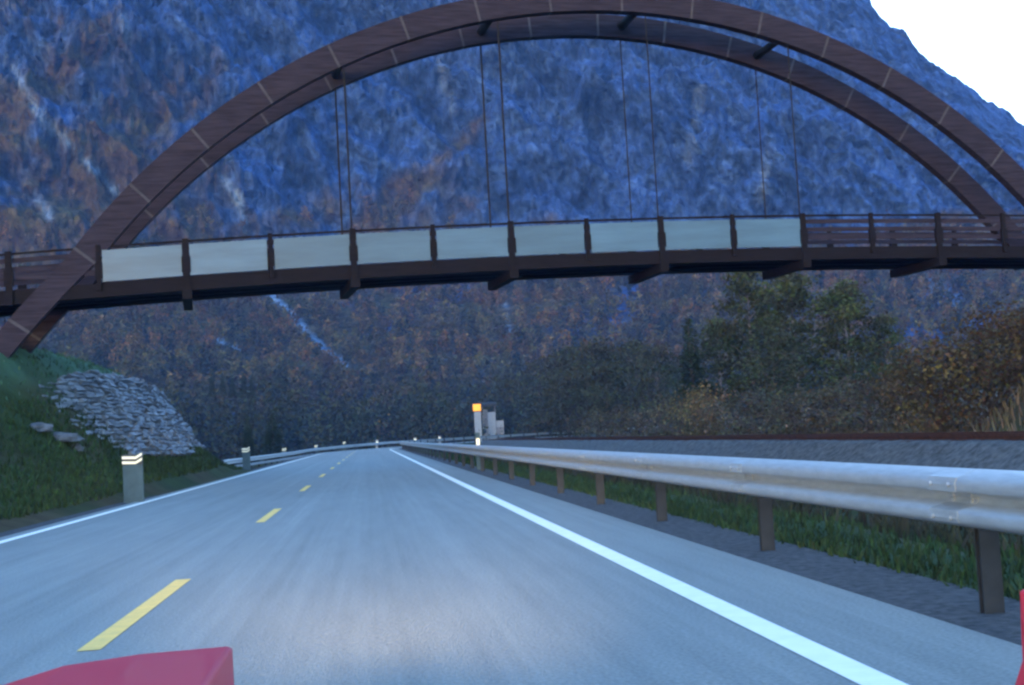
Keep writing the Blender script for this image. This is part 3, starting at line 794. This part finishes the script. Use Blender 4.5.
# ------------------------------------------------------------------ guardrails
PROF = [(0, 0), (-.03, .012), (-.115, .035), (-.13, .06), (-.125, .10), (-.02, .128), (0, .155), (-.02, .182), (-.125, .198), (-.13, .235), (-.115, .272), (-.03, .298), (0, .31)]
def guardrail(name, s_arr, d_arr, ztop, face, label, post_step, post_dir):
    x, y = road_xy(s_arr, d_arr)
    root = empty(name, (float(x[0]), float(y[0]), 0))
    tag(root, label, 'guardrail')
    mb = MB(); secs = []
    for i in range(len(s_arr)):
        j0, j1 = max(i - 1, 0), min(i + 1, len(s_arr) - 1)
        t = np.array([x[j1] - x[j0], y[j1] - y[j0]]); t /= np.hypot(*t); nrm = np.array([t[1], -t[0]]) * face
        ring = [(x[i] + nrm[0] * p - x[0], y[i] + nrm[1] * p - y[0], ztop[i] - .31 + q) for p, q in PROF]
        ring += [(a + nrm[0] * .006, b + nrm[1] * .006, c) for a, b, c in reversed(ring)]
        secs.append(ring)
    mb.sweep(None, secs); mb.build('beam', M['galv'], root, smooth=True)
    if face > 0:
        for sj in np.arange(-5.2, 62, 4.0):
            m2 = MB(); secs = []
            for q in (sj - .17, sj + .17):
                xx, yy = road_xy(q, 3.12); zt = np.interp(q, s_arr, ztop)
                ring = [(float(xx) + p - .004 - x[0], float(yy) - y[0], zt - .31 + z_) for p, z_ in PROF]
                ring += [(a + .003, b, c) for a, b, c in reversed(ring)]
                secs.append(ring)
            m2.sweep(None, secs)
            for q in (sj - .11, sj + .11):
                for p, z_ in ((-.135, .06), (-.135, .235), (-.008, .14), (-.008, .17)):
                    xx, yy = road_xy(q, 3.12 + p); c = (float(xx) - x[0], float(yy) - y[0], .445 + z_)
                    m2.tube([c, (c[0] - .016, c[1], c[2])], .013, 6)
            m2.build('splice', M['galv'], root)
    first = None
    for s in np.arange(s_arr[0] + .8, s_arr[-1], post_step):
        d = np.interp(s, s_arr, d_arr); zt = np.interp(s, s_arr, ztop)
        px, py = road_xy(s, d + .10 * face)
        if first is None:
            m2 = MB()
            m2.box(-.055, .055, -.03, -.018, -1.15, -.05); m2.box(-.055, .055, .018, .03, -1.15, -.05); m2.box(.043, .055, -.018, .018, -1.15, -.05)
            m2.box(-.10 if face > 0 else .055, -.055 if face > 0 else .10, -.05, .05, -.25, -.05)
            first = m2.build('post', M['galv_dull'], root); o = first
        else:
            o = first.copy(); link(o, root)
        o.location = (float(px) - x[0], float(py) - y[0], zt)
sr = np.concatenate([np.arange(-30, S0, 2.0), np.arange(S0, 230, 2.0)])
guardrail('guardrail', sr, np.full(len(sr), 3.12), np.full(len(sr), .755), 1, 'long galvanised guardrail along the right edge of the road', 4.0, 1)
sL = np.arange(79, 262, 2.0)
dL = np.interp(sL, [71, 80, 100, 120, 150, 262], [-9.3, -8.5, -7.6, -6.9, -6.0, -6.0])
zL = np.interp(sL, [71, 80, 120, 150, 175, 262], [.30, .40, .44, .55, .72, .74])
guardrail('guardrail', sL, dL, zL, -1, 'distant guardrail along the outer left side of the bend', 4.0, -1)

# ------------------------------------------------------------------ delineator posts
def delineator(s, d, z, hgt, wid, label, mat_body, group='striped roadside marker posts', chev=True, thick=.06):
    x, y = road_xy(s, d)
    root = empty('marker_post', (float(x), float(y), z), -.06)
    tag(root, label, 'marker post', group)
    mb = MB(); hw = wid / 2; tw = thick / 2
    # slightly curved board: five facets
    ring = []
    for k in range(6):
        u = -hw + wid * k / 5; ring.append((u, -tw + .25 * hw * (u / hw) ** 2 * .3))
    ring += [(u, v + thick) for u, v in reversed(ring)]
    mb.sweep(None, [[(u, v, zz) for u, v in ring] for zz in (-.25, hgt - .03)] + [[(u * .94, v, hgt) for u, v in ring]])
    mb.build('post_board', mat_body, root)
    if chev:
        b = MB()
        b.hexa([(-hw - .002, -tw - .004 , hgt - .235), (hw + .002, -tw - .004, hgt - .235), (hw + .002, -tw + .05, hgt - .235), (-hw - .002, -tw + .05, hgt - .235),
                (-hw - .002, -tw - .004, hgt - .02), (hw + .002, -tw - .004, hgt - .02), (hw + .002, -tw + .05, hgt - .02), (-hw - .002, -tw + .05, hgt - .02)])
        b.build('dark_band', M['black'], root)
        for z0 in (hgt - .225, hgt - .115):
            m2 = MB(); t = .055; y0, y1 = -tw - .016, -tw - .006
            for (xa, za_), (xb, zb_) in (((-hw, .02), (hw * .35, .005)), ((hw * .35, .005), (hw, .085))):
                m2.hexa([(xa, y0, z0 + za_), (xb, y0, z0 + zb_), (xb, y1, z0 + zb_), (xa, y1, z0 + za_),
                         (xa, y0, z0 + za_ + t), (xb, y0, z0 + zb_ + t), (xb, y1, z0 + zb_ + t), (xa, y1, z0 + za_ + t)])
            m2.build('reflector', M['reflector'], root)
    else:
        m2 = MB(); m2.box(-hw * .7, hw * .7, -tw - .012, -tw - .004, hgt - .62, hgt - .18); m2.build('reflector', M['reflector'], root)
    return root
delineator(30.5, -5.28, 0, 1.06, .44, 'nearest grey marker post with two cream chevrons beside the stone bank', M['post'])
delineator(63, -5.75, 0, 1.06, .36, 'second marker post with cream chevrons at the end of the grass, before the left guardrail', M['post'])
delineator(116, -7.35, -.35, 1.15, .34, 'marker post behind the left guardrail, next beyond the chevron post on the grass', M['post'])
delineator(146, -6.5, -.3, 1.15, .34, 'marker post behind the left guardrail, midway to the bend', M['post'])
delineator(160, -6.4, -.1, 1.15, .34, 'marker post behind the left guardrail, just before the bend', M['post'])
delineator(172, -6.3, -.02, 1.05, .34, 'marker post on the outer side of the bend, left of its two whiter neighbours', M['post_white'], chev=False)
delineator(184, -6.3, .0, 1.05, .38, 'white marker post on the bend, farther from the orange sign', M['post_white'], chev=False)
delineator(191, -6.3, .0, 1.05, .38, 'white marker post on the bend, closer to the orange sign', M['post_white'], chev=False)
delineator(41, 3.30, 0, 1.12, .15, 'slim grey post with tall cream reflector behind the right guardrail', M['post'], chev=False, thick=.10)

# ------------------------------------------------------------------ orange sign and little shelter beyond the bend
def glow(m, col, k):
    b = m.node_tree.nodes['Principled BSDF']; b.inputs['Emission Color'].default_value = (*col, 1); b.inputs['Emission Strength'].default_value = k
glow(M['orange'], (1, .33, .01), .03)  # faint orange emission added to the sign face
def sign_and_shelter():
    Yd = 214.0
    p = at(478.5, 437, Yd); k = Yd / FOC
    root = empty('orange_sign', (p[0], p[1], p[2] - 1.0), -R(6)); tag(root, 'small orange square sign on a pale grey column beyond the bend', 'sign')
    zt = lambda y: (437 - y) * k + 1.0
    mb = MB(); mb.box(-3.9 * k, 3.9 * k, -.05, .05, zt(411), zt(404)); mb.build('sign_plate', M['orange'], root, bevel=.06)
    mb = MB(); mb.box(-3.2 * k, 3.6 * k, -.10, .22, -1.5, zt(411.8)); mb.build('column', M['pale_wall'], root, bevel=.04)
    q = at(492, 437, Yd + 4); k = (Yd + 4) / FOC
    sh = empty('roadside_shelter', (q[0], q[1], q[2] - 1.0), -R(6)); tag(sh, 'small pale wooden shelter with grey roof beside the orange sign', 'shelter')
    z = lambda y: (437 - y) * k + 1.0
    mb = MB(); mb.box(-3.2 * k, 4.6 * k, 0, .1, -1.5, z(412)); mb.build('front_wall', M['pale_wall'], sh)
    mb = MB(); mb.box(-8.5 * k, -3.25 * k, 1.2, 1.3, -1.5, z(409)); mb.build('inner_wall', M['slate'], sh)
    mb = MB(); mb.box(4.65 * k, 12.5 * k, .3, .4, z(428), z(421)); mb.build('side_panel', M['pale_wall'], sh)
    mb = MB(); mb.box(4.65 * k, 12.5 * k, .42, .5, -1.5, z(428.2)); mb.build('plinth', M['slate'], sh)
    mb = MB(); mb.box(-8.4 * k, 4.6 * k, .101, 1.7, -1.5, z(428)); mb.build('bench_box', M['slate'], sh)
    for x in (-8.2 * k, 4.4 * k):
        mb = MB(); mb.box(x - .07, x + .07, .11, .25, z(427.9), z(405)); mb.build('corner_post', M['slate'], sh)
    mb = MB(); mb.hexa([(-8 * k, -.5, z(406)), (6 * k, -.5, z(406)), (6 * k, 2.2, z(404.4)), (-8 * k, 2.2, z(404.4)),
                        (-8 * k, -.5, z(404)), (6 * k, -.5, z(404)), (6 * k, 2.2, z(401.5)), (-8 * k, 2.2, z(401.5))]); mb.build('roof', M['galv_dull'], sh)
sign_and_shelter()

# ------------------------------------------------------------------ railway
def railway():
    root = empty('railway_track', (16, 0, 0)); tag(root, 'rusty railway track on a pale ballast bank right of the road', 'railway track')
    s = np.concatenate([np.arange(-20, 12, 3.0), np.arange(12, 60, .3), np.arange(60, S0, 1.0), np.arange(S0, 250, 2.0)])
    s = s[s < 172]
    global road_xy
    _keep = road_xy; road_xy = lambda a, b: (np.asarray(b, float) + 0 * np.asarray(a, float), np.asarray(a, float) + 0 * np.asarray(b, float))
    bb = strip('ballast', s, 13.5, 18.9, np.zeros(len(s)), M['ballast'], root, nseg=24)
    prof = np.interp(np.linspace(13.5, 18.9, 25), [13.5, 14.6, 17.45, 18.9], [-.50, .21, .21, -.65])
    for i, v in enumerate(bb.data.vertices):
        v.co.z = prof[i % 25] + random.uniform(-.035, .035)
        v.co.x -= 16
    for d in (15.28, 16.72):
        mb = MB(); secs = []
        for q in s:
            ring = []
            for a, b in ((-.06, .20), (.06, .20), (.06, .225), (.012, .24), (.012, .32), (.036, .33), (.036, .37), (-.036, .37), (-.036, .33), (-.012, .32), (-.012, .24), (-.06, .225)):
                xx, yy = road_xy(q, d + a); ring.append((float(xx) - 16, float(yy), b))
            secs.append(ring)
        mb.sweep(None, secs); mb.build('rail', M['rust'], root)
    mb = MB()
    for q in np.arange(14, 150, .65):
        c = []
        for dd, dq in ((14.75, -.12), (17.25, -.12), (17.25, .12), (14.75, .12)):
            xx, yy = road_xy(q + dq, dd); c.append((float(xx) - 16, float(yy)))
        mb.hexa([(a, b, .06) for a, b in c] + [(a, b, .205) for a, b in c])
    o = mb.build('sleepers', M['sleeper'], root); o['kind'] = 'stuff'
    road_xy = _keep
railway()

# ------------------------------------------------------------------ the red car the picture is taken from
def red_car():
    cx = .359
    root = empty('red_car', (cx, 1.4, 0)); tag(root, 'red open car whose raised front wings show at the bottom corners', 'car')
    def wing(sg):
        mb = MB(); secs = []
        for y, zt in ((-.45, .815), (-.1, .815), (.2, .815), (.442, .815), (.445, .800), (.452, .715), (.53, .61), (.65, .53), (.78, .47), (.86, .40)):
            xi, xo = .556, .90
            zo = .33
            r_ = [(xi, y, zo), (xi, y, zt - .004), (xi + .005, y, zt), (xi + .12, y, zt - .002), (xi + .22, y, zt - .010), (xi + .31, y, zt - .032), (xo, y, zt - .09), (xo + .01, y, max(zo + .01, zt - .28)), (xo - .02, y, zo)]
            secs.append([(a * sg, b, c) for a, b, c in r_])
        mb.sweep(None, secs); return mb.build('front_wing', M['red'], root, smooth=False, bevel=.003)
    wing(-1); wing(1)
    mb = MB(); secs = []
    for y, z in ((-.42, .70), (.1, .66), (.45, .585), (.7, .50), (.9, .42)):
        secs.append([(-.52, y, .34), (-.52, y, z - .03), (-.4, y, z), (0, y, z + .015), (.4, y, z), (.52, y, z - .03), (.52, y, .34)])
    mb.sweep(None, secs); mb.build('bonnet', M['red'], root)
    mb = MB(); mb.box(-.88, .88, .905, 1.0, .26, .37); mb.build('bumper', M['chrome'], root, bevel=.03)
    mb = MB(); mb.box(-.85, .85, -2.9, .85, .22, .325); mb.build('chassis', M['trim'], root)
    for sg in (-1, 1):
        mb = MB(); mb.box(sg * .895 if sg < 0 else .84, -.84 if sg < 0 else .895, -1.6, -.46, .33, .78); dr = mb.build('door', M['red'], root, bevel=.02)
        m2 = MB(); m2.box(sg * .91 - .012, sg * .91 + .012, -1.5, -1.35, .66, .69); m2.build('handle', M['chrome'], dr)
        mb = MB(); mb.box(min(sg * .90, sg * .55), max(sg * .90, sg * .55), -2.95, -1.62, .60, .82); mb.build('rear_wing', M['red'], root, bevel=.03)
        for yy in (.48, -2.2):
            wl = MB(); wl.tube([(sg * .70, yy, .30), (sg * .88, yy, .30)], .30, 28); wh = wl.build('wheel', M['rubber'], root, bevel=.02)
            m2 = MB(); m2.tube([(sg * .875, yy, .30), (sg * .889, yy, .30)], .18, 20); m2.build('rim', M['chrome'], wh)
        hl = MB(); hl.tube([(sg * .70, .84, .40), (sg * .70, .90, .40)], [.05, .065], 20); hl.build('headlight', M['chrome'], root)
    mb = MB(); mb.box(-.54, .54, -2.95, -1.62, .40, .78); mb.build('boot', M['red'], root, bevel=.03)
    return root
red_car()
for x in (-.36, 1.04):
    l = bpy.data.lights.new('headlight_beam', 'SPOT'); l.energy = 560; l.color = (1, .74, .44); l.spot_size = R(33); l.spot_blend = 1.0; l.shadow_soft_size = .08
    o = link(bpy.data.objects.new('headlight_beam', l)); o.location = (x, 2.55, .45)
    o.rotation_euler = Vector((x * .75 + .2, -8.5, .24)).to_track_quat('Z', 'Y').to_euler(); o.scale = (1, .36, 1)

# ------------------------------------------------------------------ air
def haze():
    mb = MB(); mb.box(-1600, 1600, -700, 1800, -8, 760)
    m = bpy.data.materials.new('valley_haze'); m.use_nodes = True
    N = m.node_tree.nodes; L = m.node_tree.links; N.remove(N['Principled BSDF'])
    v = N.new('ShaderNodeVolumePrincipled'); v.inputs['Color'].default_value = (.2, .45, 1, 1); v.inputs['Density'].default_value = HAZE
    v.inputs['Anisotropy'].default_value = .1
    L.new(v.outputs['Volume'], N['Material Output'].inputs['Volume'])
    o = mb.build('haze', m); tag(o, 'thin blue dusk haze hanging in the valley', 'haze', kind='stuff')
HAZE = .00022
haze()
